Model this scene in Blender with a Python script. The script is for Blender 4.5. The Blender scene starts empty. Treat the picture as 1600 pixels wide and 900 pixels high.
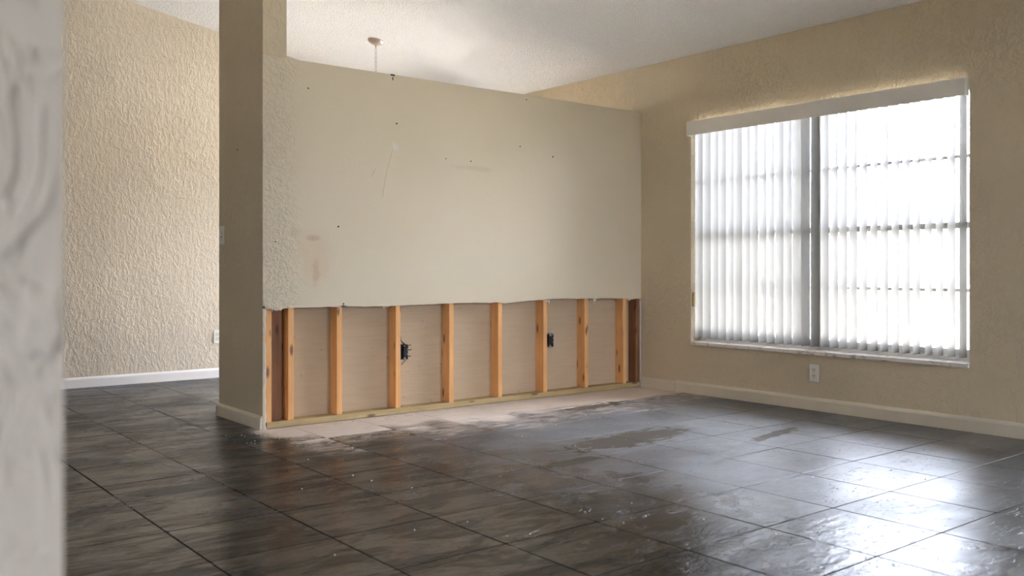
import bpy, bmesh, math, random
from mathutils import Vector, Matrix
random.seed(11)
C = bpy.context.scene.collection
SC = bpy.context.scene

# ------------------------------------------------------------------ camera
YAW = math.atan2(0.6225, 0.7826)
cam_d = bpy.data.cameras.new('camera')
cam_d.sensor_width = 36.0
cam_d.lens = 36.0 * 1432.0 / 1600.0
cam_d.shift_y = -30.0 / 1600.0
cam_d.clip_start = 0.02
cam_d.dof.use_dof = True
cam_d.dof.focus_distance = 5.4
cam_d.dof.aperture_fstop = 2.6
cam = bpy.data.objects.new('camera', cam_d)
C.objects.link(cam)
cam.location = (0, 0, 0.955)
cam.rotation_euler = (math.pi / 2, 0, -YAW)
SC.camera = cam

# ------------------------------------------------------------------ colour management, world
SC.view_settings.view_transform = 'Standard'
SC.view_settings.look = 'None'
SC.view_settings.exposure = 2.25
SC.view_settings.gamma = 1.0
SC.view_settings.use_curve_mapping = False
SC.cycles.use_denoising = True
SC.cycles.max_bounces = 12
SC.cycles.diffuse_bounces = 8
SC.cycles.transparent_max_bounces = 16
SC.cycles.sample_clamp_indirect = 12.0

SKY = 10.0
w = bpy.data.worlds.new('overcast_sky')
SC.world = w
w.use_nodes = True
wt = w.node_tree
bg = wt.nodes['Background']
# an overcast sky: even, a little brighter towards the zenith
tc = wt.nodes.new('ShaderNodeTexCoord')
sx = wt.nodes.new('ShaderNodeSeparateXYZ')
rp = wt.nodes.new('ShaderNodeValToRGB')
wt.links.new(tc.outputs['Generated'], sx.inputs[0])
wt.links.new(sx.outputs['Z'], rp.inputs[0])
rp.color_ramp.elements[0].position = 0.0
rp.color_ramp.elements[0].color = (0.56, 0.605, 0.73, 1)
rp.color_ramp.elements[1].position = 0.6
rp.color_ramp.elements[1].color = (0.76, 0.82, 1.0, 1)
wt.links.new(rp.outputs[0], bg.inputs[0])
bg.inputs[1].default_value = SKY


# sun from behind the house: it lights the yard, none of it falls straight into the room
sun_d = bpy.data.lights.new('sun', 'SUN')
sun_d.energy = 22.0
sun_d.angle = 0.03
sun_d.color = (1.0, 0.93, 0.82)
sun = bpy.data.objects.new('sun', sun_d)
C.objects.link(sun)
sun.rotation_euler = Vector((0.36, -0.20, -0.91)).to_track_quat('-Z', 'Y').to_euler()


def portal(name, loc, rot, sx_, sy_):
    l = bpy.data.lights.new(name, 'AREA')
    l.shape = 'RECTANGLE'
    l.size = sx_
    l.size_y = sy_
    l.cycles.is_portal = True
    o = bpy.data.objects.new(name, l)
    C.objects.link(o)
    o.location = loc
    o.rotation_euler = rot
    return o


# main dimensions of the house (metres)
XR = 5.442            # right wall
YP = 5.162            # face of the gutted half wall
YF = 7.91             # wall at the back of the room beyond
XL = -3.2             # left wall
YB = -2.6             # wall behind the camera
W1 = (2.535, 4.639, 0.40, 2.07)      # window: y0, y1, sill, head
D1 = (5.8, 7.8, 0.0, 2.05)         # glass door of the room beyond: y0, y1, foot, head
D2 = (1.1, 1.8, 0.0, 2.05)         # unseen glass door beside the camera, added to light the half wall
W2 = (-3.1, -1.0, 0.4, 2.1)          # unseen window behind the camera, added to light the near wall: x0, x1, sill, head
L1 = (2.75, 3.3, 1.1, 1.9)              # unseen left wall window, added to brighten the wall end: y0, y1, sill, head
D3 = (3.9, 5.35, 0.0, 2.12)           # unseen patio door behind the camera, added as frontal fill: x0, x1, foot, head
W4 = (4.3, 5.3, 1.4, 1.85)           # unseen back wall window, added to brighten the ceiling: x0, x1, sill, head


def ceil_z(x):
    return 2.593 + 0.181 * (XR - x)


R90 = math.pi / 2
portal('portal_window', (XR + 0.24, (W1[0] + W1[1]) / 2, (W1[2] + W1[3]) / 2), (0, R90, 0), W1[3] - W1[2], W1[1] - W1[0])
portal('portal_door', (XR + 0.24, (D1[0] + D1[1]) / 2, (D1[2] + D1[3]) / 2), (0, R90, 0), D1[3] - D1[2], D1[1] - D1[0])
portal('portal_side', (XR + 0.24, (D2[0] + D2[1]) / 2, (D2[2] + D2[3]) / 2), (0, R90, 0), D2[3] - D2[2], D2[1] - D2[0])
portal('portal_left', (XL - 0.18, (L1[0] + L1[1]) / 2, (L1[2] + L1[3]) / 2), (0, -R90, 0), L1[3] - L1[2], L1[1] - L1[0])
portal('portal_fill_patio', ((D3[0] + D3[1]) / 2, YB - 0.24, (D3[2] + D3[3]) / 2), (R90, 0, 0), D3[1] - D3[0], D3[3] - D3[2])
portal('portal_back', ((W4[0] + W4[1]) / 2, YF + 0.24, (W4[2] + W4[3]) / 2), (-R90, 0, 0), W4[1] - W4[0], W4[3] - W4[2])
portal('portal_rear', ((W2[0] + W2[1]) / 2, YB - 0.24, (W2[2] + W2[3]) / 2), (R90, 0, 0), W2[1] - W2[0], W2[3] - W2[2])


# ------------------------------------------------------------------ node helpers
class N:
    def __init__(s, name):
        s.m = bpy.data.materials.new(name)
        s.m.use_nodes = True
        s.t = s.m.node_tree
        s.b = s.t.nodes['Principled BSDF']
        s.out = s.t.nodes['Material Output']

    def n(s, typ, **kw):
        x = s.t.nodes.new(typ)
        for k, v in kw.items():
            setattr(x, k, v)
        return x

    def put(s, sock, v):
        if hasattr(v, 'is_output') or isinstance(v, bpy.types.NodeSocket):
            s.t.links.new(v, sock)
        else:
            sock.default_value = v

    def math(s, op, a, b=0.0, c=None, clamp=False):
        x = s.n('ShaderNodeMath', operation=op, use_clamp=clamp)
        s.put(x.inputs[0], a)
        s.put(x.inputs[1], b)
        if c is not None:
            s.put(x.inputs[2], c)
        return x.outputs[0]

    def vmath(s, op, a, b):
        x = s.n('ShaderNodeVectorMath', operation=op)
        s.put(x.inputs[0], a)
        s.put(x.inputs[1], b)
        return x.outputs['Value'] if op in ('LENGTH', 'DISTANCE', 'DOT_PRODUCT') else x.outputs['Vector']

    def noise(s, vec, scale, detail=2.0, rough=0.5, dist=0.0):
        x = s.n('ShaderNodeTexNoise')
        s.put(x.inputs['Vector'], vec)
        x.inputs['Scale'].default_value = scale
        x.inputs['Detail'].default_value = detail
        x.inputs['Roughness'].default_value = rough
        x.inputs['Distortion'].default_value = dist
        return x.outputs['Fac']

    def map(s, v, a, b, c=0.0, d=1.0, smooth=True):
        x = s.n('ShaderNodeMapRange', interpolation_type='SMOOTHSTEP' if smooth else 'LINEAR')
        s.put(x.inputs[0], v)
        for i, q in enumerate((a, b, c, d)):
            s.put(x.inputs[1 + i], q)
        return x.outputs[0]

    def mix(s, fac, a, b, blend='MIX'):
        x = s.n('ShaderNodeMix', data_type='RGBA', blend_type=blend)
        s.put(x.inputs[0], fac)
        s.put(x.inputs[6], a if not isinstance(a, tuple) else (*a, 1))
        s.put(x.inputs[7], b if not isinstance(b, tuple) else (*b, 1))
        return x.outputs[2]

    def pos(s):
        return s.n('ShaderNodeNewGeometry').outputs['Position']

    def bump(s, h, dist, strength=1.0, prev=None):
        x = s.n('ShaderNodeBump')
        x.inputs['Strength'].default_value = strength
        x.inputs['Distance'].default_value = dist
        s.put(x.inputs['Height'], h)
        if prev is not None:
            s.put(x.inputs['Normal'], prev)
        return x.outputs[0]

    def set(s, **kw):
        for k, v in kw.items():
            sock = s.b.inputs[k.replace('_', ' ')]
            s.put(sock, (*v, 1) if isinstance(v, tuple) and len(v) == 3 else v)
        return s.m


def plain(name, col, rough=0.5, metal=0.0, var=0.06, scale=14.0):
    q = N(name)
    n = q.noise(q.pos(), scale, 3.0)
    c2 = tuple(x * (1 - 2 * var) for x in col)
    return q.set(Base_Color=q.mix(n, col, c2), Roughness=rough, Metallic=metal)


# ------------------------------------------------------------------ materials
PAINT = (0.66, 0.555, 0.385)


def stucco(name, col, depth=0.004, scale=16.0, fine=0.4, curl=0.5):
    q = N(name)
    p = q.pos()
    mp = q.n('ShaderNodeMapping')
    q.put(mp.inputs['Vector'], p)
    mp.inputs['Scale'].default_value = (1.0, 1.0, 0.52)
    v = mp.outputs[0]
    a = q.noise(v, scale * 1.5, 3.0, 0.6, 0.7)
    flat = q.map(a, 0.42, 0.60)                       # trowelled plateaus with curled edges
    b = q.noise(v, scale * 2.0, 2.0, 0.5, 1.0)
    ridge = q.map(q.math('ABSOLUTE', q.math('SUBTRACT', b, 0.5)), 0.0, 0.035, 1.0, 0.0)
    patch = q.noise(v, 3.0, 1.0)
    ridge = q.math('MULTIPLY', ridge, q.map(patch, 0.40, 0.60, 0.15, 1.0))
    h = q.math('ADD', q.math('MULTIPLY', flat, 0.55), q.math('MULTIPLY', ridge, curl))
    f = q.noise(p, 160.0, 2.0)
    h = q.math('ADD', h, q.math('MULTIPLY', f, 0.12 * fine))
    q.set(Normal=q.bump(h, depth))
    big = q.noise(p, 1.3, 3.0)
    return q.set(Base_Color=q.mix(q.map(big, 0.3, 0.7), col, tuple(x * 0.93 for x in col)), Roughness=0.75)


m_wall = stucco('beige_knockdown_plaster', PAINT)
m_wall_far = stucco('pale_beige_knockdown_plaster', (0.70, 0.615, 0.485), 0.0045, 22.0)
m_wall_near = stucco('grey_beige_knockdown_plaster', (0.54, 0.475, 0.385), 0.009, 12.0, 1.5, 0.12)


def partition_paint():
    q = N('smooth_beige_drywall_paint')
    p = q.pos()
    s = q.n('ShaderNodeSeparateXYZ')
    q.put(s.inputs[0], p)
    f = q.noise(p, 95.0, 3.0, 0.55)
    c = q.noise(p, 42.0, 3.0, 0.6, 0.6)
    rough_side = q.map(s.outputs['X'], 2.36, 2.50, 1.0, 0.0)
    h = q.math('ADD', q.math('MULTIPLY', f, 0.35), q.math('MULTIPLY', q.math('MULTIPLY', q.map(c, 0.42, 0.6), 1.1), rough_side))
    q.set(Normal=q.bump(h, 0.003))
    col = q.mix(q.map(q.noise(p, 1.1, 3.0), 0.3, 0.7), (0.675, 0.578, 0.42), (0.655, 0.558, 0.395))
    # brown stains low on the left: one smudge, one vertical drip
    n = q.noise(p, 9.0, 4.0, 0.6, 0.6)

    def blob(x, z, rx, rz, r0, r1, amt, colr, cc):
        dx = q.math('DIVIDE', q.math('SUBTRACT', s.outputs['X'], x), rx)
        dz = q.math('DIVIDE', q.math('SUBTRACT', s.outputs['Z'], z), rz)
        d = q.math('SQRT', q.math('ADD', q.math('MULTIPLY', dx, dx), q.math('MULTIPLY', dz, dz)))
        d = q.math('ADD', d, q.math('MULTIPLY', q.math('SUBTRACT', n, 0.5), 1.5))
        return q.mix(q.map(d, r0, r1, amt, 0.0), cc, colr)
    col = blob(2.56, 1.03, 0.16, 0.20, 0.1, 1.2, 0.26, (0.56, 0.36, 0.20), col)
    col = blob(2.565, 0.94, 0.03, 0.10, 0.2, 1.1, 0.38, (0.42, 0.24, 0.13), col)
    col = blob(2.55, 1.145, 0.06, 0.025, 0.1, 1.1, 0.42, (0.40, 0.22, 0.12), col)
    col = blob(2.43, 1.18, 0.07, 0.04, 0.1, 1.1, 0.30, (0.45, 0.32, 0.20), col)
    col = blob(3.75, 1.655, 0.20, 0.02, 0.1, 1.3, 0.25, (0.42, 0.33, 0.22), col)
    col = blob(3.85, 0.95, 0.8, 0.10, 0.1, 1.2, 0.10, (0.66, 0.62, 0.55), col)
    return q.set(Base_Color=col, Roughness=0.55)


m_part = partition_paint()


def paper():
    q = N('brown_drywall_back_paper')
    p = q.pos()
    mp = q.n('ShaderNodeMapping')
    q.put(mp.inputs['Vector'], p)
    mp.inputs['Scale'].default_value = (1, 1, 9)
    st = q.noise(mp.outputs[0], 6.0, 4.0, 0.6)
    col = q.mix(st, (0.55, 0.42, 0.28), (0.46, 0.34, 0.215))
    sp = q.noise(p, 26.0, 3.0, 0.65)
    col = q.mix(q.map(sp, 0.67, 0.75, 0.0, 0.75), col, (0.16, 0.10, 0.06))
    return q.set(Base_Color=col, Roughness=0.85, Normal=q.bump(st, 0.002))


m_paper = paper()


def wood(name, c1, c2, knot, axis):
    q = N(name)
    t = q.n('ShaderNodeTexCoord').outputs['Object']
    oi = q.n('ShaderNodeObjectInfo')
    rv = q.n('ShaderNodeCombineXYZ')
    q.put(rv.inputs[0], q.math('MULTIPLY', oi.outputs['Random'], 13.0))
    q.put(rv.inputs[1], q.math('MULTIPLY', oi.outputs['Random'], 7.0))
    q.put(rv.inputs[2], q.math('MULTIPLY', oi.outputs['Random'], 31.0))
    v = q.vmath('ADD', t, rv.outputs[0])
    mp = q.n('ShaderNodeMapping')
    q.put(mp.inputs['Vector'], v)
    sc = [34, 34, 34]
    sc[axis] = 1.6
    mp.inputs['Scale'].default_value = sc
    g = q.noise(mp.outputs[0], 1.4, 4.0, 0.6, 0.6)
    mp2 = q.n('ShaderNodeMapping')
    q.put(mp2.inputs['Vector'], v)
    sc = [22, 22, 22]
    sc[axis] = 7.0
    mp2.inputs['Scale'].default_value = sc
    vo = q.n('ShaderNodeTexVoronoi')
    q.put(vo.inputs['Vector'], mp2.outputs[0])
    vo.inputs['Scale'].default_value = 0.72
    kn = q.map(vo.outputs['Distance'], 0.10, 0.24, 1.0, 0.0)
    col = q.mix(q.map(g, 0.3, 0.7), c1, c2)
    bl = q.noise(v, 4.0, 2.0)
    col = q.mix(q.map(bl, 0.35, 0.7, 0, 0.35), col, tuple(x * 0.72 for x in c2))
    col = q.mix(q.math('MULTIPLY', kn, 0.85), col, knot)
    return q.set(Base_Color=col, Roughness=0.6, Normal=q.bump(g, 0.001, 0.5))


m_stud = wood('orange_pine_stud', (0.84, 0.46, 0.185), (0.74, 0.36, 0.12), (0.13, 0.045, 0.015), 2)
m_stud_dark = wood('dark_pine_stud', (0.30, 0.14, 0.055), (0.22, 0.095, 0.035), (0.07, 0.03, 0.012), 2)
m_plate = wood('pressure_treated_plate', (0.50, 0.37, 0.18), (0.40, 0.285, 0.12), (0.09, 0.06, 0.03), 0)

m_trim = plain('cream_baseboard_paint', (0.70, 0.63, 0.50), 0.4)


def scuffed():
    q = N('scuffed_cream_baseboard_paint')
    p = q.pos()
    n = q.noise(p, 18.0, 4.0, 0.65)
    b = q.noise(p, 2.0, 2.0)
    col = q.mix(b, (0.66, 0.60, 0.48), (0.58, 0.51, 0.39))
    col = q.mix(q.map(n, 0.60, 0.74, 0, 0.6), col, (0.30, 0.20, 0.12))
    return q.set(Base_Color=col, Roughness=0.45)


m_trim_dirty = scuffed()
m_trim_white = plain('white_baseboard_paint', (0.82, 0.80, 0.78), 0.4, var=0.02)
m_white = plain('white_window_vinyl', (0.78, 0.77, 0.74), 0.4, var=0.02)
m_valance = plain('off_white_valance_vinyl', (0.80, 0.765, 0.70), 0.45, var=0.02)
m_cream = plain('cream_plastic', (0.74, 0.71, 0.62), 0.4, var=0.02)
m_almond = plain('white_plastic_plate', (0.80, 0.78, 0.72), 0.35, var=0.02)
m_dark = plain('black_plastic', (0.012, 0.012, 0.013), 0.4)
m_hole = plain('dark_hole', (0.02, 0.016, 0.012), 0.9)
m_steel = plain('bright_screw_steel', (0.6, 0.6, 0.6), 0.3, 1.0)
m_brass = plain('brass_catch', (0.50, 0.36, 0.13), 0.35, 0.8)
m_fixture = plain('brushed_bronze_nickel', (0.62, 0.52, 0.45), 0.35, 0.75)
m_copper = plain('brown_wire_sheath', (0.16, 0.06, 0.03), 0.5)
m_spackle = plain('white_spackle', (0.74, 0.69, 0.63), 0.8, var=0.08, scale=60)
m_ground = plain('pale_concrete_yard', (0.60, 0.58, 0.54), 0.9)
m_lawn = plain('grass_green', (0.09, 0.09, 0.05), 0.9, var=0.2)
m_sky_screen = plain('dark_sky_screen', (0.075, 0.07, 0.05), 0.9, var=0.2)
m_yard_wall = plain('yard_wall_paint', (0.16, 0.16, 0.15), 0.9)


def marble():
    q = N('white_marble_sill')
    p = q.pos()
    n = q.noise(p, 9.0, 5.0, 0.65, 1.5)
    col = q.mix(q.map(n, 0.52, 0.66, 0, 0.75), (0.80, 0.76, 0.70), (0.33, 0.30, 0.27))
    return q.set(Base_Color=col, Roughness=0.25)


m_marble = marble()


def popcorn():
    q = N('popcorn_ceiling_texture')
    p = q.pos()
    vo = q.n('ShaderNodeTexVoronoi')
    q.put(vo.inputs['Vector'], p)
    vo.inputs['Scale'].default_value = 95.0
    n = q.noise(p, 70.0, 3.0, 0.6)
    h = q.math('ADD', q.map(vo.outputs['Distance'], 0.1, 0.7, 1.0, 0.0), n)
    return q.set(Base_Color=(0.88, 0.86, 0.83), Roughness=0.9, Normal=q.bump(h, 0.006))


m_ceil = popcorn()


def slat_mat():
    q = N('white_vinyl_slat')
    t = q.n('ShaderNodeBsdfTranslucent')
    t.inputs[0].default_value = (0.6, 0.59, 0.57, 1)
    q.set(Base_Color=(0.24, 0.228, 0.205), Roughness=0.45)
    mx = q.n('ShaderNodeMixShader')
    mx.inputs[0].default_value = 0.08
    q.t.links.new(q.b.outputs[0], mx.inputs[1])
    q.t.links.new(t.outputs[0], mx.inputs[2])
    q.t.links.new(mx.outputs[0], q.out.inputs[0])
    return q.m


m_slat = slat_mat()


def glass_mat():
    q = N('clear_window_glass')
    tr = q.n('ShaderNodeBsdfTransparent')
    tr.inputs[0].default_value = (0.96, 0.965, 0.96, 1)
    gl = q.n('ShaderNodeBsdfGlossy')
    gl.inputs['Roughness'].default_value = 0.02
    fr = q.n('ShaderNodeFresnel')
    fr.inputs[0].default_value = 1.45
    mx = q.n('ShaderNodeMixShader')
    q.t.links.new(fr.outputs[0], mx.inputs[0])
    q.t.links.new(tr.outputs[0], mx.inputs[1])
    q.t.links.new(gl.outputs[0], mx.inputs[2])
    q.t.links.new(mx.outputs[0], q.out.inputs[0])
    return q.m


m_glass = glass_mat()


def slate():
    q = N('wet_dark_slate_tile')
    p = q.pos()
    oi = q.n('ShaderNodeObjectInfo')
    rnd = oi.outputs['Random']
    s = q.n('ShaderNodeSeparateXYZ')
    q.put(s.inputs[0], p)
    X, Y = s.outputs['X'], s.outputs['Y']
    off = q.n('ShaderNodeCombineXYZ')
    q.put(off.inputs[0], q.math('MULTIPLY', rnd, 17.0))
    q.put(off.inputs[1], q.math('MULTIPLY', rnd, 29.0))
    v = q.vmath('ADD', p, off.outputs[0])
    mp = q.n('ShaderNodeMapping')
    q.put(mp.inputs['Vector'], v)
    mp.inputs['Rotation'].default_value = (0, 0, 0.25)
    mp.inputs['Scale'].default_value = (1.0, 2.6, 1.0)
    vs = mp.outputs[0]
    n1 = q.noise(vs, 4.0, 5.0, 0.6, 0.9)
    n2 = q.noise(v, 2.2, 4.0, 0.6)
    n3 = q.noise(vs, 15.0, 4.0, 0.65, 0.8)
    led = q.map(q.noise(vs, 6.5, 3.0, 0.55, 1.6), 0.60, 0.63)
    pit = q.map(q.noise(vs, 12.0, 3.0, 0.6, 1.0), 0.655, 0.685)
    col = q.mix(q.map(n1, 0.32, 0.68), (0.018, 0.016, 0.014), (0.075, 0.062, 0.050))
    col = q.mix(q.map(n2, 0.42, 0.66, 0, 0.7), col, (0.040, 0.045, 0.042))
    col = q.mix(q.map(n3, 0.58, 0.75, 0, 0.35), col, (0.13, 0.105, 0.085))
    col = q.mix(q.map(q.noise(v, 3.1, 3.0), 0.55, 0.75, 0, 0.5), col, (0.085, 0.052, 0.038))
    col = q.mix(q.math('MULTIPLY', pit, 0.6), col, (0.012, 0.011, 0.012))
    br = q.map(rnd, 0.0, 1.0, 0.28, 0.62, False)
    col = q.mix(1.0, col, br, 'MULTIPLY')
    # dried dull residue by the window, painted pale to lift the glare; rest wet
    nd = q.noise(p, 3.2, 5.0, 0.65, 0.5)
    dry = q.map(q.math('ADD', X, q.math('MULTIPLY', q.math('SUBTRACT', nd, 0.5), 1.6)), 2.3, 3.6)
    glare_film = q.math('MULTIPLY', dry, q.map(n2, 0.30, 0.65, 0.35, 0.85))
    glare_film = q.math('MULTIPLY', glare_film, q.math('SUBTRACT', 1.0, pit))
    glare_film = q.math('MULTIPLY', glare_film, q.map(q.math('ADD', Y, q.math('MULTIPLY', nd, 0.5)), 1.7, 2.7))
    col = q.mix(glare_film, col, (0.135, 0.135, 0.14))
    # pale plaster dust swept along the foot of the half wall, some of it mopped away
    nd2 = q.noise(vs, 7.0, 4.0, 0.65, 0.6)
    edge = q.math('ADD', q.math('ADD', Y, q.math('MULTIPLY', q.math('SUBTRACT', nd, 0.5), 0.75)), q.math('MULTIPLY', q.math('SUBTRACT', rnd, 0.5), 0.25))
    dust = q.map(edge, 4.58, 4.80)
    smear = q.math('MULTIPLY', q.map(edge, 4.22, 4.55), q.map(nd2, 0.40, 0.62))
    dust = q.math('MAXIMUM', dust, q.math('MULTIPLY', smear, 0.55))
    dust = q.math('MULTIPLY', dust, q.map(Y, 5.20, 5.30, 1.0, 0.0))
    dust = q.math('MULTIPLY', dust, q.map(q.math('ADD', X, q.math('MULTIPLY', nd, 0.2)), 2.20, 2.36))
    dustc = q.mix(nd2, (0.80, 0.69, 0.58), (0.62, 0.51, 0.41))
    col = q.mix(q.math('MULTIPLY', dust, 0.92), col, dustc)

    def blob(x, y, rx, ry, ang, e0, e1):
        ca, sa = math.cos(ang), math.sin(ang)
        dx = q.math('SUBTRACT', X, x)
        dy = q.math('SUBTRACT', Y, y)
        a = q.math('DIVIDE', q.math('ADD', q.math('MULTIPLY', dx, ca), q.math('MULTIPLY', dy, sa)), rx)
        b = q.math('DIVIDE', q.math('SUBTRACT', q.math('MULTIPLY', dy, ca), q.math('MULTIPLY', dx, sa)), ry)
        d = q.math('SQRT', q.math('ADD', q.math('MULTIPLY', a, a), q.math('MULTIPLY', b, b)))
        d = q.math('ADD', d, q.math('MULTIPLY', q.math('SUBTRACT', nd2, 0.5), 2.2))
        return q.map(d, e0 - 0.05, e1 + 0.15, 1.0, 0.0)
    # muddy residue left where puddles dried
    mud = blob(3.70, 3.62, 0.55, 0.17, 0.10, 0.75, 0.95)
    for a in ((2.60, 2.36, 0.22, 0.10, 0.4), (2.33, 2.33, 0.26, 0.08, 0.3), (3.05, 3.36, 0.25, 0.06, 0.0), (4.4, 4.62, 0.35, 0.08, 0.1), (4.5, 3.2, 0.35, 0.05, 0.2)):
        mud = q.math('MAXIMUM', mud, blob(*a, 0.75, 0.95))
    col = q.mix(q.math('MULTIPLY', mud, 0.8), col, (0.075, 0.056, 0.034))
    wet = blob(2.66, 2.44, 0.24, 0.10, 0.4, 0.8, 1.0)
    # wet film: gloss varies over the floor, dry dust and mud are dull
    nw = q.noise(p, 1.4, 4.0, 0.6, 0.4)
    ro = q.math('ADD', q.map(nw, 0.32, 0.68, 0.10, 0.26), q.math('MULTIPLY', dry, 0.20))
    ro = q.math('ADD', ro, q.math('MULTIPLY', q.math('SUBTRACT', n3, 0.5), 0.18))
    ro = q.math('MAXIMUM', ro, q.math('MULTIPLY', q.math('MAXIMUM', q.math('MULTIPLY', mud, 0.75), dust), 0.62))
    ro = q.math('SUBTRACT', ro, q.math('MULTIPLY', wet, 0.1))
    wetm = q.math('MAXIMUM', q.map(q.noise(vs, 2.6, 5.0, 0.62, 0.7), 0.45, 0.60), q.math('MULTIPLY', dry, 0.85))
    spec = q.math('MULTIPLY', q.math('ADD', q.map(wetm, 0.0, 1.0, 0.10, 0.5, False), q.math('MULTIPLY', dry, 0.45)), q.map(mud, 0.0, 1.0, 1.0, 0.08, False))
    ro = q.math('ADD', ro, q.math('MULTIPLY', q.map(Y, 2.8, 4.2), 0.10))
    # cleft relief: broad ripples and thin scabbed ledges
    h = q.math('ADD', q.math('MULTIPLY', n1, 0.5), q.math('MULTIPLY', led, 0.20))
    h = q.math('ADD', h, q.math('MULTIPLY', n3, 0.18))
    h = q.math('ADD', h, q.math('MULTIPLY', q.noise(p, 120.0, 2.0), 0.05))
    h = q.math('MULTIPLY', h, q.map(dry, 0.0, 1.0, 1.0, 0.45, False))
    h = q.math('SUBTRACT', h, q.math('MULTIPLY', pit, 0.35))
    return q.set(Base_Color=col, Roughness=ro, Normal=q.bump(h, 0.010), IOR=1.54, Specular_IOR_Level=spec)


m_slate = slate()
m_grout = plain('dark_grout', (0.014, 0.012, 0.012), 0.8)


# ------------------------------------------------------------------ mesh helpers
def obj(name, bm, mat, parent=None, loc=(0, 0, 0), smooth=False):
    me = bpy.data.meshes.new(name)
    bmesh.ops.recalc_face_normals(bm, faces=bm.faces)
    bm.to_mesh(me)
    bm.free()
    if smooth:
        for p in me.polygons:
            p.use_smooth = True
    me.materials.append(mat)
    o = bpy.data.objects.new(name, me)
    C.objects.link(o)
    o.location = loc
    if parent:
        o.parent = parent
    return o


def box(bm, x0, x1, y0, y1, z0, z1, bevel=0.0):
    g = bmesh.ops.create_cube(bm, size=1.0)
    vs = g['verts']
    for v in vs:
        v.co = Vector(((x0 + x1) / 2 + v.co.x * (x1 - x0), (y0 + y1) / 2 + v.co.y * (y1 - y0), (z0 + z1) / 2 + v.co.z * (z1 - z0)))
    if bevel > 0:
        es = {e for v in vs for e in v.link_edges}
        bmesh.ops.bevel(bm, geom=list(es), offset=bevel, segments=1, affect='EDGES')
    return bm


def bx(*a, **k):
    return box(bmesh.new(), *a, **k)


def prism(bm, pts, axis, a0, a1):
    """polygon pts (u,v) extruded along axis 0/1/2 from a0 to a1"""
    def mk(p, a):
        if axis == 0:
            return (a, p[0], p[1])
        if axis == 1:
            return (p[0], a, p[1])
        return (p[0], p[1], a)
    f0 = [bm.verts.new(mk(p, a0)) for p in pts]
    f1 = [bm.verts.new(mk(p, a1)) for p in pts]
    bm.faces.new(f0)
    bm.faces.new(list(reversed(f1)))
    n = len(pts)
    for i in range(n):
        bm.faces.new((f0[i], f1[i], f1[(i + 1) % n], f0[(i + 1) % n]))
    return bm


def tube(bm, pts, r, seg=6, closed=False):
    pts = [Vector(p) for p in pts]
    n = len(pts)
    rings = []
    for i, p in enumerate(pts):
        if closed:
            d = pts[(i + 1) % n] - pts[i - 1]
        else:
            d = pts[min(i + 1, n - 1)] - pts[max(i - 1, 0)]
        d.normalize()
        a = d.orthogonal() if abs(d.y) > 0.95 else d.cross(Vector((0, 1, 0)))
        a.normalize()
        b = d.cross(a)
        rings.append([bm.verts.new(p + (a * math.cos(t) + b * math.sin(t)) * r) for t in [2 * math.pi * k / seg for k in range(seg)]])
    for i in range(n if closed else n - 1):
        A, B = rings[i], rings[(i + 1) % n]
        for k in range(seg):
            bm.faces.new((A[k], A[(k + 1) % seg], B[(k + 1) % seg], B[k]))
    if not closed:
        bm.faces.new(rings[0])
        bm.faces.new(rings[-1])
    return bm


def lathe(bm, prof, seg=28, cx=0, cy=0, cz=0):
    rings = []
    for r, z in prof:
        if r < 1e-6:
            rings.append([bm.verts.new((cx, cy, cz + z))])
        else:
            rings.append([bm.verts.new((cx + r * math.cos(2 * math.pi * k / seg), cy + r * math.sin(2 * math.pi * k / seg), cz + z)) for k in range(seg)])
    for A, B in zip(rings, rings[1:]):
        for k in range(seg):
            a0, a1 = A[k % len(A)], A[(k + 1) % len(A)]
            b0, b1 = B[k % len(B)], B[(k + 1) % len(B)]
            vs = []
            for q in (a0, a1, b1, b0):
                if q not in vs:
                    vs.append(q)
            if len(vs) > 2:
                bm.faces.new(vs)
    return bm


def struct(o, label, cat):
    o['kind'] = 'structure'
    o['label'] = label
    o['category'] = cat
    return o


def tag(o, label, cat, group=None):
    o['label'] = label
    o['category'] = cat
    if group:
        o['group'] = group
    return o


def empty(name, loc, rz=0.0):
    o = bpy.data.objects.new(name, None)
    o.empty_display_size = 0.1
    C.objects.link(o)
    o.location = loc
    o.rotation_euler = (0, 0, rz)
    return o


# ------------------------------------------------------------------ floor with its tiles
floor = struct(obj('floor', bx(XL - 0.2, XR + 0.2, YB - 0.2, YF + 0.2, -0.15, -0.0045), m_grout), 'dark wet slate tiled floor with thin dark joints', 'floor')
PX, PY, X0, Y0 = 0.4385, 0.4393, 1.088, 1.627
G = 0.0022


def tile_bm(x0, x1, y0, y1):
    """tile with softly chipped edges: 12-gon outline, sloped arris"""
    bm = bmesh.new()
    pts = []
    cs = [(x0, y0), (x1, y0), (x1, y1), (x0, y1)]
    for i in range(4):
        a, b = Vector(cs[i]), Vector(cs[(i + 1) % 4])
        nrm = Vector((-(b - a).y, (b - a).x)).normalized()
        for t in (0.012, 0.35, 0.68, 0.988):
            pts.append(a + (b - a) * t + nrm * random.uniform(0, 0.0013))
    c = sum(pts, Vector((0, 0))) / len(pts)
    low = [bm.verts.new((p.x, p.y, -0.009)) for p in pts]
    mid = [bm.verts.new((p.x, p.y, -0.0012)) for p in pts]
    top = []
    for p in pts:
        d = (c - p)
        top.append(bm.verts.new((p.x + math.copysign(0.0006, d.x), p.y + math.copysign(0.0006, d.y), 0.0)))
    n = len(pts)
    for A, B in ((low, mid), (mid, top)):
        for i in range(n):
            bm.faces.new((A[i], A[(i + 1) % n], B[(i + 1) % n], B[i]))
    bm.faces.new(top)
    return bm


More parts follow.
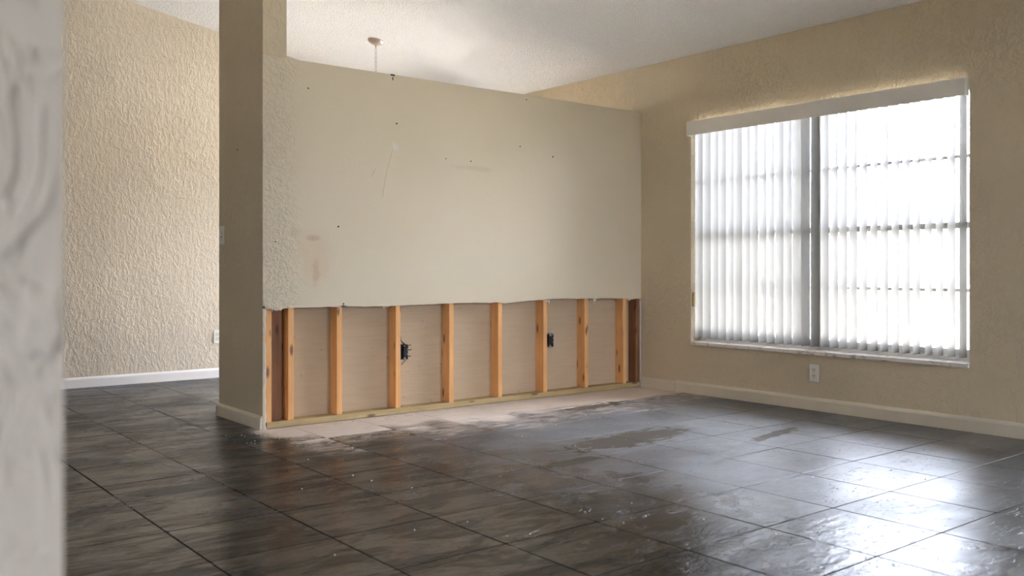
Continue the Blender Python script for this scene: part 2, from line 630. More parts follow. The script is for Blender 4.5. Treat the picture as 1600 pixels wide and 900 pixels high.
variants = []
for _ in range(8):
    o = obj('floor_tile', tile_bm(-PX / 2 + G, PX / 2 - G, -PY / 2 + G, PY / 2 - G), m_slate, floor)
    variants.append(o)
used = [False] * 8


def stub_hit(x0, x1, y0, y1):
    return x0 > 2.20 and x1 < 2.39 and y0 > 5.1 and y1 < 5.9


for i in range(-2, 10):
    for j in range(-3, 15):
        x0, x1 = X0 + PX * i, X0 + PX * (i + 1)
        y0, y1 = Y0 + PY * j, Y0 + PY * (j + 1)
        if x0 > XR - 0.02 or y0 > YF - 0.02:
            continue
        dz = random.uniform(-0.0004, 0.0002)
        if x1 > XR or y1 > YF:
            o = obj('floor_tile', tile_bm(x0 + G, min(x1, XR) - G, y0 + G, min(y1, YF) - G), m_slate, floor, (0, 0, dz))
            continue
        k = random.randrange(8)
        if not used[k]:
            o = variants[k]
            used[k] = True
        else:
            o = variants[k].copy()
            C.objects.link(o)
            o.parent = floor
        o.location = ((x0 + x1) / 2, (y0 + y1) / 2, dz)
        o.rotation_euler = (random.uniform(-1, 1) * 0.0011, random.uniform(-1, 1) * 0.0011, random.choice((0, math.pi)))
for k in range(8):
    if not used[k]:
        bpy.data.objects.remove(variants[k])
# the rest of the floor, behind the camera and behind the near wall
bm = bmesh.new()
for i in range(-10, 11):
    for j in range(-10, 16):
        x0, x1 = max(X0 + PX * i, XL), min(X0 + PX * (i + 1), XR)
        y0, y1 = max(Y0 + PY * j, YB), min(Y0 + PY * (j + 1), YF)
        if (i >= -2 and j >= -3) or x1 - x0 < 0.03 or y1 - y0 < 0.03:
            continue
        box(bm, x0 + G, x1 - G, y0 + G, y1 - G, -0.009, -0.0005)
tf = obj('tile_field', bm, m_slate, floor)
tf['kind'] = 'stuff'

# ------------------------------------------------------------------ walls and ceiling
T = 0.25
bm = bmesh.new()
prism(bm, [(XL - 0.2, ceil_z(XL - 0.2)), (XR + T, ceil_z(XR + T)), (XR + T, ceil_z(XR + T) + 0.15), (XL - 0.2, ceil_z(XL - 0.2) + 0.15)], 1, YB - T, YF + T)
ceiling = struct(obj('ceiling', bm, m_ceil), 'sloped off-white popcorn ceiling rising to the left', 'ceiling')

zc = 2.56
bm = bmesh.new()
box(bm, XR, XR + T, YB - T, D2[0], -0.1, zc + 0.03)
box(bm, XR, XR + T, D2[0], D2[1], D2[3], zc + 0.03)
box(bm, XR, XR + T, D2[1], W1[0], -0.1, zc + 0.03)
box(bm, XR, XR + T, W1[0], W1[1], -0.1, W1[2] - 0.028)
box(bm, XR, XR + T, W1[0], W1[1], W1[3], zc + 0.03)
box(bm, XR, XR + T, W1[1], D1[0], -0.1, zc + 0.03)
box(bm, XR, XR + T, D1[0], D1[1], D1[3], zc + 0.03)
box(bm, XR, XR + T, D1[1], YF + T, -0.1, zc + 0.03)
wall_right = struct(obj('wall_right', bm, m_wall), 'beige textured wall with the large window', 'wall')


bm = bmesh.new()
for (x0, x1, za, zb) in ((XL - 0.2, W4[0], -0.1, None), (W4[0], W4[1], -0.1, W4[2]), (W4[0], W4[1], W4[3], None), (W4[1], XR, -0.1, None)):
    prism(bm, [(x0, za), (x1, za), (x1, ceil_z(x1) if zb is None else zb), (x0, ceil_z(x0) if zb is None else zb)], 1, YF, YF + T)
wall_back = struct(obj('wall_back', bm, m_wall_far), 'bright beige wall with heavy plaster texture at far left', 'wall')
bm = bmesh.new()


def col(x0, x1, zb, zt=None):
    pts = [(x0, zb), (x1, zb), (x1, ceil_z(x1) if zt is None else zt), (x0, ceil_z(x0) if zt is None else zt)]
    prism(bm, pts, 1, YB - T, YB)


col(XL - 0.2, W2[0], -0.1)
col(W2[0], W2[1], -0.1, W2[2])
col(W2[0], W2[1], W2[3])
col(W2[1], D3[0], -0.1)
col(D3[0], D3[1], D3[3])
col(D3[1], XR, -0.1)
wall_front = struct(obj('wall_front', bm, m_wall), 'beige wall behind the camera', 'wall')
bm = bmesh.new()
box(bm, XL - 0.2, XL, YB, L1[0], -0.1, ceil_z(XL) + 0.02)
box(bm, XL - 0.2, XL, L1[1], YF, -0.1, ceil_z(XL) + 0.02)
box(bm, XL - 0.2, XL, L1[0], L1[1], -0.1, L1[2])
box(bm, XL - 0.2, XL, L1[0], L1[1], L1[3], ceil_z(XL) + 0.02)
wall_left = struct(obj('wall_left', bm, m_wall), 'beige wall closing the left side of the room', 'wall')

# near wall: its end crosses the left edge of the picture
bm = bmesh.new()
xe = 0.205
prism(bm, [(XL, 0.0), (xe, 0.0), (xe, ceil_z(xe)), (XL, ceil_z(XL))], 1, 0.93, 1.05)
wall_near = struct(obj('wall_near', bm, m_wall_near), 'blurred grey textured wall edge close at the left of the frame', 'wall')

# ------------------------------------------------------------------ end wall stub (full height pier)
XS0, XS1 = 2.222, 2.372
YS = 5.857
ZC = 0.714
bm = bmesh.new()
prism(bm, [(XS0, 0), (XS1, 0), (XS1, ceil_z(XS1)), (XS0, ceil_z(XS0))], 1, 5.277, YS)
prism(bm, [(XS0, ZC + 0.02), (XS1, ZC + 0.02), (XS1, 2.222), (XS0, 2.222)], 1, YP + 0.0127, 5.277)
prism(bm, [(XS0, 2.222), (XS1, 2.222), (XS1, ceil_z(XS1)), (XS0, ceil_z(XS0))], 1, YP, 5.277)
prism(bm, [(XS0, 0), (XS0 + 0.013, 0), (XS0 + 0.013, ZC + 0.02), (XS0, ZC + 0.02)], 1, YP, 5.277)
wall_end = struct(obj('wall_end', bm, m_wall), 'narrow full-height wall end in dark beige plaster left of the opened wall', 'wall')
# torn corner bead left by the cut
bm = bmesh.new()
n = 26
pts = [(XS0 + 0.0128, 0.0)]
for k in range(n + 1):
    z = ZC * k / n
    pts.append((XS0 + 0.013 + random.uniform(0.002, 0.010) * (1 + 0.5 * (z < 0.15)), z))
pts.append((XS0 + 0.0128, ZC))
prism(bm, pts, 1, YP + 0.001, YP + 0.012)
obj('torn_corner_bead', bm, m_spackle, wall_end)['label'] = 'ragged white plaster edge'

# ------------------------------------------------------------------ the opened half wall
JAG = [(2.222, 0.721), (2.278, 0.715), (2.307, 0.703), (2.339, 0.713), (2.38, 0.72), (2.463, 0.72), (2.591, 0.718), (2.736, 0.718), (2.754, 0.728), (2.79, 0.717), (2.928, 0.713), (3.045, 0.713), (3.074, 0.706), (3.103, 0.713), (3.19, 0.713), (3.34, 0.716), (3.494, 0.718), (3.611, 0.72), (3.763, 0.718), (3.919, 0.715), (3.959, 0.719), (4.046, 0.708), (4.104, 0.713), (4.284, 0.723), (4.395, 0.724), (4.438, 0.729), (4.597, 0.731), (4.76, 0.725), (4.895, 0.726), (4.929, 0.714), (4.97, 0.724), (5.173, 0.72), (5.281, 0.715), (5.31, 0.709), (XR, 0.717)]
low = []
for (xa, za), (xb, zb) in zip(JAG, JAG[1:]):
    m = max(1, int((xb - xa) / 0.018))
    for k in range(m):
        t = k / m
        low.append((xa + (xb - xa) * t, za + (zb - za) * t + random.uniform(-0.0022, 0.0022)))
low.append(JAG[-1])
ptop = 2.222
bm = prism(bmesh.new(), low + [(XR, ptop), (XS0, ptop)], 1, YP, YP + 0.0127)
bmesh.ops.triangulate(bm, faces=[f for f in bm.faces if len(f.verts) > 4])
wall_mid = struct(obj('wall_middle', bm, m_part), 'beige half wall with its lower drywall cut away to the studs', 'wall')
SY0, SY1 = YP + 0.0127, YP + 0.0127 + 0.089
obj('back_panel', bx(XS1, XR, SY1, SY1 + 0.0127, 0.0, ptop), m_paper, wall_mid)['label'] = 'brown paper back of the far drywall'
obj('top_cap', bx(XS1, XR, SY0, SY1, ptop - 0.03, ptop), m_part, wall_mid)
obj('bottom_plate', bx(XS0 + 0.03, XR, SY0 - 0.004, SY1, 0.003, 0.040, bevel=0.002), m_plate, wall_mid)['label'] = 'greenish treated timber plate with dark knots'
# studs
ST = [2.426, 2.752, 3.181, 3.605, 4.028, 4.451, 4.868, 5.288]
first = None
for k, xr in enumerate(ST):
    if first is None:
        first = o = obj('stud', bx(-0.019, 0.019, 0.0, 0.089, 0.0, 2.15, bevel=0.0025), m_stud, wall_mid)
    else:
        o = first.copy()
        C.objects.link(o)
        o.parent = wall_mid
    o.location = (xr - 0.019, SY0, 0.040)
    o.rotation_euler = (0, 0, random.uniform(-0.012, 0.012))
o = obj('stud', bx(2.243, 2.283, SY0 + 0.001, SY1, 0.040, ZC + 0.02, bevel=0.002), m_stud, wall_mid)
o = obj('stud', bx(2.284, 2.372, SY1 - 0.034, SY1, 0.040, ZC + 0.02, bevel=0.002), m_stud_dark, wall_mid)
o['label'] = 'dark timber stud turned flat at the back'
o = obj('stud', bx(XR - 0.042, XR - 0.004, SY0 + 0.004, SY1, 0.040, 2.15, bevel=0.002), m_stud_dark, wall_mid)
o['label'] = 'dark timber stud against the window wall'
# ragged sliver of drywall left in the far corner
bm = bmesh.new()
pts = [(XR - 0.0005, 0.0)]
for k in range(21):
    pts.append((XR - 0.003 - random.uniform(0, 0.009), 0.035 * k))
pts.append((XR - 0.0005, 0.70))
prism(bm, pts, 1, YP + 0.001, YP + 0.011)
obj('torn_corner_strip', bm, m_spackle, wall_mid)['label'] = 'ragged pale drywall edge in the corner'
# torn paper hanging from the cut edge
bm = bmesh.new()
for x in (2.27, 2.285, 2.30, 2.318, 2.335, 3.05, 3.066, 3.08, 3.112, 4.435, 4.447, 4.46, 4.925, 4.935, 5.285, 5.30, 5.315):
    z = 0.722
    L = random.uniform(0.010, 0.026)
    wv = random.uniform(0.004, 0.010)
    y = YP + 0.004
    prism(bm, [(x - wv, z), (x + wv, z), (x + wv * 0.5 + random.uniform(-.004, .004), z - L * 0.8), (x - wv * 0.3, z - L)], 1, y, y + 0.004)
tp = obj('torn_paper', bm, m_spackle, wall_mid)
tp['kind'] = 'stuff'
# nail holes
HO = [(2.514, 2.059), (3.142, 1.905), (3.137, 1.746), (3.531, 1.704), (3.741, 1.702), (4.181, 1.841), (4.495, 1.791), (2.718, 1.219), (2.302, 1.116), (4.241, 2.188), (2.754, 0.735)]
h0 = None
for (x, z) in HO:
    if h0 is None:
        bm = bmesh.new()
        bmesh.ops.create_cone(bm, cap_ends=True, segments=10, radius1=0.0055, radius2=0.0055, depth=0.002)
        bmesh.ops.rotate(bm, verts=bm.verts, matrix=Matrix.Rotation(R90, 3, 'X'))
        h0 = o = obj('nail_hole', bm, m_hole, wall_mid)
    else:
        o = h0.copy()
        C.objects.link(o)
        o.parent = wall_mid
    o.location = (x, YP - 0.0002, z)
    s = random.uniform(0.7, 1.15)
    o.scale = (s, 1, s)
o = obj('torn_notch', bx(3.096, 3.128, YP - 0.0012, YP + 0.001, 2.213, 2.2235), m_hole, wall_mid)
o['label'] = 'dark nick at the top edge'
o = obj('torn_notch', bx(3.109, 3.116, YP - 0.0012, YP + 0.001, 2.185, 2.205), m_hole, wall_mid)
bm = prism(bmesh.new(), [(3.112, 1.80), (3.118, 1.785), (3.128, 1.77), (3.150, 1.757), (3.152, 1.735), (3.135, 1.728), (3.114, 1.733), (3.110, 1.76)], 1, YP - 0.0015, YP + 0.001)
obj('spackle_patch', bm, m_spackle, wall_mid)['label'] = 'white chip of torn paint around a nail hole'
bm = tube(bmesh.new(), [(3.112, YP, 1.73), (3.085, YP, 1.64), (3.06, YP, 1.55), (3.045, YP, 1.47), (3.04, YP, 1.42)], 0.0022, 5)
obj('paint_drip', bm, m_part, wall_mid)
bm = tube(bmesh.new(), [(2.985, YP, 1.60), (2.972, YP, 1.575), (2.96, YP, 1.55)], 0.003, 5)
obj('paint_drip', bm, m_part, wall_mid)
# nail hole on the wall end
o = h0.copy()
C.objects.link(o)
o.parent = wall_end
o.location = (XS0 - 0.0002, 5.549, 1.699)
o.rotation_euler = (0, 0, R90)
o.scale = (1, 1, 1)

# ------------------------------------------------------------------ baseboards
def profile(d, h):
    return [(0, 0), (d, 0), (d, h * 0.78), (d * 0.72, h * 0.9), (d * 0.4, h * 0.97), (d * 0.3, h), (0, h)]


def baseboard(name, a, b, nrm, h, mat, d=0.014, parent=None):
    """a, b: (x,y) ends on the wall face; nrm: unit normal into the room"""
    bm = bmesh.new()
    pr = profile(d, h)
    A = [bm.verts.new((a[0] + nrm[0] * p[0], a[1] + nrm[1] * p[0], 0.001 + p[1])) for p in pr]
    B = [bm.verts.new((b[0] + nrm[0] * p[0], b[1] + nrm[1] * p[0], 0.001 + p[1])) for p in pr]
    n = len(pr)
    bm.faces.new(A)
    bm.faces.new(list(reversed(B)))
    for i in range(n):
        bm.faces.new((A[i], B[i], B[(i + 1) % n], A[(i + 1) % n]))
    return obj(name, bm, mat, parent)


bb = struct(baseboard('baseboard_right', (XR, YB), (XR, 4.785), (-1, 0), 0.088, m_trim, 0.015), 'long cream baseboard under the window', 'baseboard')
bo = struct(baseboard('baseboard_corner', (XR, 4.789), (XR, 5.150), (-1, 0), 0.080, m_trim_dirty, 0.015), 'short scuffed baseboard piece in the corner by the opened wall', 'baseboard')
bk = struct(baseboard('baseboard_back', (XL, YF), (XR, YF), (0, -1), 0.084, m_trim_white, 0.014), 'white baseboard along the bright far wall', 'baseboard')
be = struct(baseboard('baseboard_end', (XS0, YP + 0.004), (XS0, YS + 0.014), (-1, 0), 0.080, m_trim, 0.015), 'cream baseboard along the narrow wall end', 'baseboard')
baseboard('return_piece', (XS0 - 0.015, YS), (XS1 + 0.015, YS), (0, 1), 0.080, m_trim, 0.015, be)

# ------------------------------------------------------------------ window
win = struct(obj('window_1', bx(XR - 0.014, XR + 0.12, W1[0] + 0.001, W1[1] - 0.001, W1[2] - 0.028, W1[2], bevel=0.004), m_marble), 'wide double window of horizontal panes over a white marble sill', 'window')
XG = XR + 0.15


def part(name, mat, *a, parent=win, **k):
    return obj(name, bx(*a, **k), mat, parent)


y0, y1, z0, z1 = W1
ym = (y0 + y1) / 2
part('frame_side', m_white, XG - 0.04, XG + 0.05, y0, y0 + 0.035, z0, z1)
part('frame_side', m_white, XG - 0.04, XG + 0.05, y1 - 0.035, y1, z0, z1)
part('frame_head', m_white, XG - 0.04, XG + 0.05, y0 + 0.035, y1 - 0.035, z1 - 0.035, z1)
part('frame_foot', m_white, XG - 0.04, XG + 0.05, y0 + 0.035, y1 - 0.035, z0, z0 + 0.03)
part('mullion', m_white, XG - 0.04, XG + 0.05, ym - 0.042, ym + 0.042, z0 + 0.03, z1 - 0.035)
for (a, b) in ((y0 + 0.035, ym - 0.042), (ym + 0.042, y1 - 0.035)):
    part('sash_rail', m_white, XG - 0.02, XG + 0.02, a, b, z0 + 0.03, z0 + 0.068)
    part('meeting_rail', m_white, XG - 0.02, XG + 0.02, a, b, 1.200, 1.238)
    for z in (0.825, 1.637):
        part('muntin', m_white, XG - 0.009, XG + 0.009, a, b, z - 0.010, z + 0.010)
    for (p, q_) in ((z0 + 0.068, 1.200), (1.238, z1 - 0.035)):
        part('pane', m_glass, XG - 0.002, XG + 0.002, a, b, p, q_)
# brass catch on the left jamb
tc_ = tag(obj('blind_catch', bx(XR + 0.012, XR + 0.045, W1[1] - 0.012, W1[1] - 0.0005, 0.665, 0.775, bevel=0.003), m_brass), 'small brass catch on the left jamb of the window', 'catch')
part('screw', m_steel, XR + 0.026, XR + 0.032, W1[1] - 0.0135, W1[1] - 0.0115, 0.755, 0.761, parent=tc_)

# sliding glass doors: one in the room beyond the half wall, one added beside the camera for fill light
for nm, D, lab in (('door_1', D1, 'sliding glass door of the room beyond the half wall'), ('fill_door_side', D2, 'sliding glass door added out of frame on the window wall as fill light')):
    dr = struct(obj(nm, bx(XR + 0.10, XR + 0.19, D[0], D[1], 0.0, 0.05), m_white), lab, 'door')
    dm = (D[0] + D[1]) / 2
    for (a, b) in ((D[0], D[0] + 0.06), (dm - 0.04, dm + 0.04), (D[1] - 0.06, D[1])):
        part('stile', m_white, XR + 0.10, XR + 0.19, a, b, 0.05, D[3] - 0.06, parent=dr)
    part('head_rail', m_white, XR + 0.10, XR + 0.19, D[0], D[1], D[3] - 0.06, D[3], parent=dr)
    part('pane', m_glass, XR + 0.14, XR + 0.146, D[0] + 0.06, dm - 0.04, 0.05, D[3] - 0.06, parent=dr)
    part('pane', m_glass, XR + 0.14, XR + 0.146, dm + 0.04, D[1] - 0.06, 0.05, D[3] - 0.06, parent=dr)
# unseen patio door added behind the camera to light the half wall
dr = struct(obj('fill_door_rear', bx(D3[0], D3[1], YB - 0.19, YB - 0.10, 0.0, 0.05), m_white), 'unseen glazed patio door added behind the camera as fill light', 'door')
for (a, b) in ((D3[0], D3[0] + 0.06), (D3[1] - 0.06, D3[1])):
    part('stile', m_white, a, b, YB - 0.19, YB - 0.10, 0.05, D3[3] - 0.06, parent=dr)
part('head_rail', m_white, D3[0], D3[1], YB - 0.19, YB - 0.10, D3[3] - 0.06, D3[3], parent=dr)
part('pane', m_glass, D3[0] + 0.06, D3[1] - 0.06, YB - 0.15, YB - 0.144, 0.05, D3[3] - 0.06, parent=dr)
# unseen window added behind the camera to light the near wall
w2 = struct(obj('fill_window_rear', bx(W2[0], W2[1], YB - 0.19, YB - 0.10, W2[2], W2[2] + 0.05), m_white), 'plain unseen window added behind the camera to light the near wall', 'window')
part('frame_side', m_white, W2[0], W2[0] + 0.05, YB - 0.19, YB - 0.10, W2[2] + 0.05, W2[3], parent=w2)
part('frame_side', m_white, W2[1] - 0.05, W2[1], YB - 0.19, YB - 0.10, W2[2] + 0.05, W2[3], parent=w2)
part('pane', m_glass, W2[0] + 0.05, W2[1] - 0.05, YB - 0.15, YB - 0.146, W2[2] + 0.05, W2[3], parent=w2)

w4 = struct(obj('fill_window_back', bx(W4[0], W4[1], YF + 0.10, YF + 0.19, W4[2], W4[2] + 0.05), m_white), 'unseen window added behind the half wall to brighten the ceiling', 'window')
part('frame_side', m_white, W4[0], W4[0] + 0.05, YF + 0.10, YF + 0.19, W4[2] + 0.05, W4[3], parent=w4)
part('frame_side', m_white, W4[1] - 0.05, W4[1], YF + 0.10, YF + 0.19, W4[2] + 0.05, W4[3], parent=w4)
part('pane', m_glass, W4[0] + 0.05, W4[1] - 0.05, YF + 0.14, YF + 0.144, W4[2] + 0.05, W4[3], parent=w4)
w3 = struct(obj('fill_window_left', bx(XL - 0.14, XL - 0.06, L1[0], L1[1], L1[2], L1[2] + 0.04), m_white), 'small unseen window added in the left wall to brighten the wall end', 'window')
part('frame_side', m_white, XL - 0.14, XL - 0.06, L1[0], L1[0] + 0.04, L1[2] + 0.04, L1[3], parent=w3)
part('frame_side', m_white, XL - 0.14, XL - 0.06, L1[1] - 0.04, L1[1], L1[2] + 0.04, L1[3], parent=w3)
part('pane', m_glass, XL - 0.10, XL - 0.096, L1[0] + 0.04, L1[1] - 0.04, L1[2] + 0.04, L1[3], parent=w3)

# ------------------------------------------------------------------ vertical blind
XB = 5.497
blind = tag(empty('vertical_blind', (XR, ym, W1[3])), 'white vertical blind with its slats turned open across the window', 'blind')
inv = Matrix.Translation((-XR, -ym, -W1[3]))


def bpart(name, bm, mat, smooth=False):
    bmesh.ops.transform(bm, matrix=inv, verts=bm.verts)
    return obj(name, bm, mat, blind, smooth=smooth)


bm = bmesh.new()
vx, vt, vb = XR - 0.052, 2.074, 1.968
box(bm, vx, vx + 0.004, y0 + 0.002, y1 + 0.002, vb, vt, bevel=0.001)
box(bm, vx + 0.004, XR - 0.001, y0 + 0.002, y0 + 0.006, vb, vt)
box(bm, vx + 0.004, XR - 0.001, y1 - 0.002, y1 + 0.002, vb, vt)
bpart('valance', bm, m_valance)
bpart('head_rail', bx(XB - 0.02, XB + 0.02, y0 + 0.004, y1 - 0.004, 2.035, 2.066, bevel=0.003), m_valance)
bpart('end_clip', bx(XR - 0.02, XR + 0.03, y0 + 0.0005, y0 + 0.0035, 2.005, 2.069), m_cream)['label'] = 'cream clip at the right end of the valance'
bpart('screw', bx(XR + 0.002, XR + 0.012, y0 + 0.0035, y0 + 0.006, 2.044, 2.050), m_hole)
# slats: shallow curved vinyl strips hanging almost square to the wall
zt, zb = 2.03, 0.425


def slat_mesh():
    bm = bmesh.new()
    segs = 6
    A, B = [], []
    for k in range(segs + 1):
        t = k / segs - 0.5
        bow = 0.004 * (1 - (2 * t) ** 2) - 0.002
        A.append(bm.verts.new((t * 0.089, bow, zb - W1[3])))
        B.append(bm.verts.new((t * 0.089, bow, zt - W1[3])))
    for k in range(segs):
        bm.faces.new((A[k], A[k + 1], B[k + 1], B[k]))
    return bm


s0 = None
NS = 29
for k in range(NS):
    y = 4.600 - 0.0715 * k
    if s0 is None:
        s0 = o = obj('slat', slat_mesh(), m_slat, blind, smooth=True)
    else:
        o = s0.copy()
        C.objects.link(o)
        o.parent = blind
    o.location = (XB - XR, y - ym + random.uniform(-0.003, 0.003), random.uniform(-0.002, 0.002))
    a = random.uniform(-2.5, 2.5) - (4 if k < 12 else 1)
    a -= {12: 7, 13: 9, 14: 3, 15: 4}.get(k, 0)
    o.rotation_euler = (0, 0, math.radians(a))
    bpart('slat_hook', bx(XB - 0.006, XB + 0.006, y - 0.003, y + 0.003, 2.025, 2.037), m_valance)

# ------------------------------------------------------------------ outlets and switch
def outlet(name, loc, rz, label, group=None):
    """duplex outlet; local -Y faces the room"""
    t = empty(name, loc, rz)
    tag(t, label, 'outlet', group)
    obj('cover_plate', bx(-0.036, 0.036, -0.006, 0, -0.059, 0.059, bevel=0.003), m_almond, t)
    for s in (-1, 1):
        bm = bmesh.new()
        bmesh.ops.create_cone(bm, cap_ends=True, segments=20, radius1=0.0172, radius2=0.0165, depth=0.003)
        bmesh.ops.rotate(bm, verts=bm.verts, matrix=Matrix.Rotation(R90, 3, 'X'))
        r = obj('receptacle', bm, m_cream, t, (0, -0.0068, s * 0.0205))
        for xx in (-0.0065, 0.0065):
            obj('slot', bx(xx - 0.0016, xx + 0.0016, -0.0022, -0.0008, -0.001, 0.009), m_hole, r)
        bm = bmesh.new()
        bmesh.ops.create_cone(bm, cap_ends=True, segments=10, radius1=0.0028, radius2=0.0028, depth=0.0016)
        bmesh.ops.rotate(bm, verts=bm.verts, matrix=Matrix.Rotation(R90, 3, 'X'))
        obj('ground_hole', bm, m_hole, r, (0, -0.0014, -0.008))
    bm = bmesh.new()
    bmesh.ops.create_cone(bm, cap_ends=True, segments=10, radius1=0.003, radius2=0.003, depth=0.0014)
    bmesh.ops.rotate(bm, verts=bm.verts, matrix=Matrix.Rotation(R90, 3, 'X'))
    obj('screw', bm, m_steel, t, (0, -0.0064, 0))
    return t


outlet('wall_outlet', (XR, 3.567, 0.252), -R90, 'white duplex outlet on the beige wall below the window')
outlet('wall_outlet.001', (2.985, YF, 0.360), 0.0, 'white outlet on the bright far wall, half hidden by the wall end')
sw = tag(empty('light_switch', (XS0, 5.800, 1.170), -R90), 'narrow white switch plate on the dark wall end', 'switch')
obj('cover_plate', bx(-0.036, 0.036, -0.006, 0, -0.059, 0.059, bevel=0.003), m_almond, sw)
obj('toggle', bx(-0.005, 0.005, -0.016, -0.006, -0.004, 0.009, bevel=0.0015), m_cream, sw)
for s in (-1, 1):
    bm = bmesh.new()
    bmesh.ops.create_cone(bm, cap_ends=True, segments=10, radius1=0.0032, radius2=0.0032, depth=0.0014)
    bmesh.ops.rotate(bm, verts=bm.verts, matrix=Matrix.Rotation(R90, 3, 'X'))
    obj('screw', bm, m_steel, sw, (0, -0.0064, s * 0.030))
obj('toggle_slot', bx(-0.007, 0.007, -0.0066, -0.0058, -0.013, 0.013), m_hole, sw)


# bare electrical boxes in the opened wall
def rough_box(loc, w, h, label, wires, tilt=0.0):
    t = tag(empty('outlet_box', loc), label, 'box')
    bm = bmesh.new()
    d = 0.055
    box(bm, -w / 2, -w / 2 + 0.003, 0, d, -h / 2, h / 2)
    box(bm, w / 2 - 0.003, w / 2, 0, d, -h / 2, h / 2)
    box(bm, -w / 2 + 0.003, w / 2 - 0.003, 0, d, h / 2 - 0.003, h / 2)
    box(bm, -w / 2 + 0.003, w / 2 - 0.003, 0, d, -h / 2, -h / 2 + 0.003)
    box(bm, -w / 2 + 0.003, w / 2 - 0.003, d - 0.003, d, -h / 2 + 0.003, h / 2 - 0.003)
    obj('box', bm, m_dark, t)
    bm = bx(-w * 0.28, w * 0.28, -0.010, 0.022, -h * 0.36, h * 0.36, bevel=0.003)
    r = obj('receptacle', bm, m_dark, t)
    obj('strap', bx(-w * 0.14, w * 0.14, -0.002, 0.0, -h * 0.55, h * 0.55), m_steel, t)
    for s in (-1, 1):
        obj('terminal_screw', bx(w * 0.28, w * 0.28 + 0.005, -0.006, 0.0, s * h * 0.15 - 0.004, s * h * 0.15 + 0.004), m_steel, r)
        obj('face', bx(-w * 0.2, w * 0.2, -0.0125, -0.010, s * h * 0.19 - 0.012, s * h * 0.19 + 0.012, bevel=0.001), m_dark, r)
    for pts, mat in wires:
        obj('wire', tube(bmesh.new(), pts, 0.0026, 6), mat, t)
    return t


rough_box((3.218, SY0 + 0.012, 0.405), 0.050, 0.098, 'black outlet box with loose wires beside the third long stud', [
    ([(-0.030, 0.005, 0.085), (-0.018, 0.0, 0.062), (0.005, -0.012, 0.040), (0.020, -0.018, 0.032)], m_dark),
    ([(-0.024, 0.008, 0.075), (-0.010, 0.0, 0.06), (0.012, -0.016, 0.040), (0.030, -0.02, 0.048), (0.038, -0.018, 0.040)], m_dark),
    ([(0.010, -0.012, 0.016), (0.026, -0.02, 0.012), (0.040, -0.022, 0.016)], m_dark),
    ([(0.010, -0.012, -0.026), (0.024, -0.02, -0.030), (0.036, -0.022, -0.026)], m_dark),
    ([(0.006, -0.010, -0.046), (-0.008, -0.012, -0.062), (-0.026, -0.004, -0.082)], m_copper),
    ([(-0.034, 0.03, 0.19), (-0.030, 0.02, 0.15), (-0.026, 0.012, 0.11), (-0.020, 0.01, 0.07)], m_copper)])
rough_box((4.497, SY0 + 0.02, 0.42), 0.066, 0.098, 'black outlet box with a bare receptacle near the right end', [
    ([(-0.020, 0.002, -0.03), (-0.040, 0.0, -0.055), (-0.048, 0.0, -0.075)], m_copper),
    ([(-0.006, -0.010, 0.03), (0.006, -0.018, 0.040), (0.012, -0.012, 0.055)], m_steel)])

# ------------------------------------------------------------------ ceiling canopy with its chain
cx, cy = 3.90, 6.74
cz = ceil_z(cx)
can = tag(empty('ceiling_canopy', (cx, cy, cz)), 'small round metal ceiling canopy with a hanging chain', 'light fixture')
bm = lathe(bmesh.new(), [(0.0, 0.004), (0.066, 0.004), (0.068, -0.004), (0.064, -0.012), (0.052, -0.022), (0.034, -0.031), (0.014, -0.036), (0.0, -0.037)], 32)
bmesh.ops.rotate(bm, verts=bm.verts, matrix=Matrix.Rotation(math.atan(0.181), 3, 'Y'))
obj('canopy', bm, m_fixture, can, smooth=True)
bm = lathe(bmesh.new(), [(0.0, -0.030), (0.009, -0.032), (0.010, -0.046), (0.006, -0.052), (0.006, -0.062), (0.0, -0.064)], 16)
obj('loop_nut', bm, m_fixture, can, smooth=True)


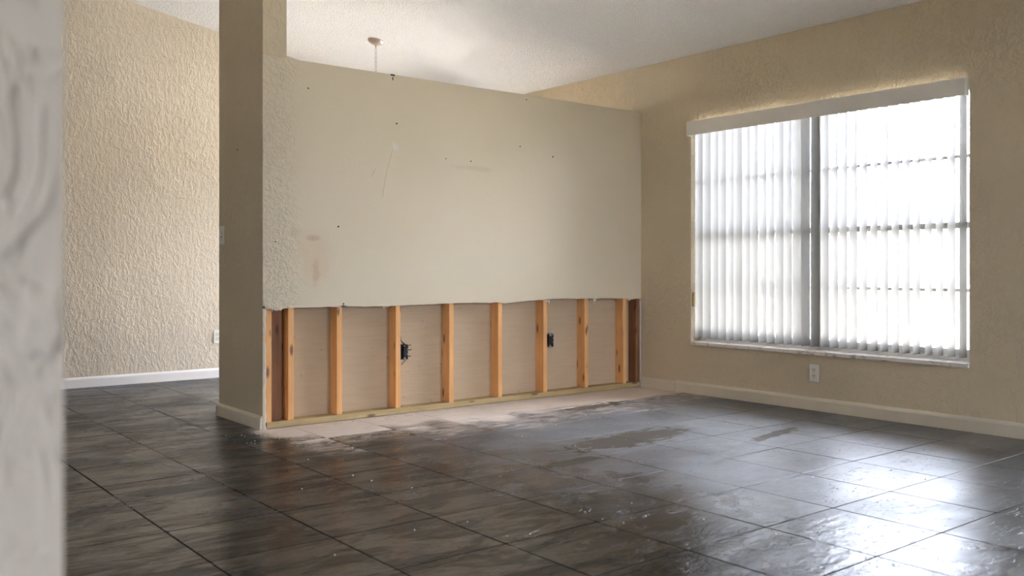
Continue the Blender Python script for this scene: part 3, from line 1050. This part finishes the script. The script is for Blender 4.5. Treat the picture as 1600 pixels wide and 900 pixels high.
def link_bm():
    pts = []
    for k in range(16):
        a = 2 * math.pi * k / 16
        z = 0.016 * math.sin(a) + math.copysign(0.006, math.sin(a)) * min(1, abs(math.sin(a)) * 3)
        pts.append((0.0085 * math.cos(a), 0, z))
    return tube(bmesh.new(), pts, 0.0019, 6, True)


l0 = None
for k in range(13):
    if l0 is None:
        l0 = o = obj('chain_link', link_bm(), m_fixture, can, smooth=True)
    else:
        o = l0.copy()
        C.objects.link(o)
        o.parent = can
    o.location = (0, 0, -0.082 - 0.0385 * k)
    o.rotation_euler = (0, 0, (0.3 if k % 2 else 0.3 + R90))

# ------------------------------------------------------------------ crumbs of plaster
bm = bmesh.new()
for k in range(260):
    if k < 150:
        x = random.uniform(2.27, 5.35)
        y = YP - abs(random.gauss(0.0, 0.07)) - 0.003
    elif k < 185:
        x = random.uniform(1.95, 2.3)
        y = random.uniform(4.75, 5.12)
    else:
        x = random.uniform(1.3, 5.2)
        y = random.uniform(1.6, 4.6)
    r = random.uniform(0.0012, 0.0042)
    g = bmesh.ops.create_icosphere(bm, subdivisions=1, radius=r)
    for v in g['verts']:
        v.co = Vector((v.co.x * random.uniform(0.7, 1.5) + x, v.co.y * random.uniform(0.7, 1.3) + y, v.co.z * random.uniform(0.5, 1.0) + r * 0.5))
cr = obj('plaster_crumbs', bm, m_spackle)
cr['kind'] = 'stuff'
cr['label'] = 'white plaster crumbs scattered on the tiles'
cr['category'] = 'debris'

# ------------------------------------------------------------------ yard outside
yd = struct(obj('ground', bx(-40, 60, -40, 60, -0.35, -0.20), m_ground), 'pale yard outside the windows', 'ground')

lw = struct(obj('added_lawn', bx(-30, 40, -40, -4.2, -0.20, -0.185), m_lawn), 'unseen dark grass added behind the house to dim and tint the bounce light', 'added_lawn')  # unseen dark grass, added to dim and tint light reaching the upper half wall
gw = struct(obj('wall_sky_screen', bx(-20, 30, -9.3, -9.0, -0.20, 1.25), m_sky_screen), 'unseen low dark wall added behind the house to block low sky', 'wall')  # unseen wall, added to keep low sky off the upper half wall
nb = struct(obj('wall_outside', bx(13.0, 13.3, -25, 30, -0.20, 2.3), m_yard_wall), 'grey garden wall outside the window', 'wall')
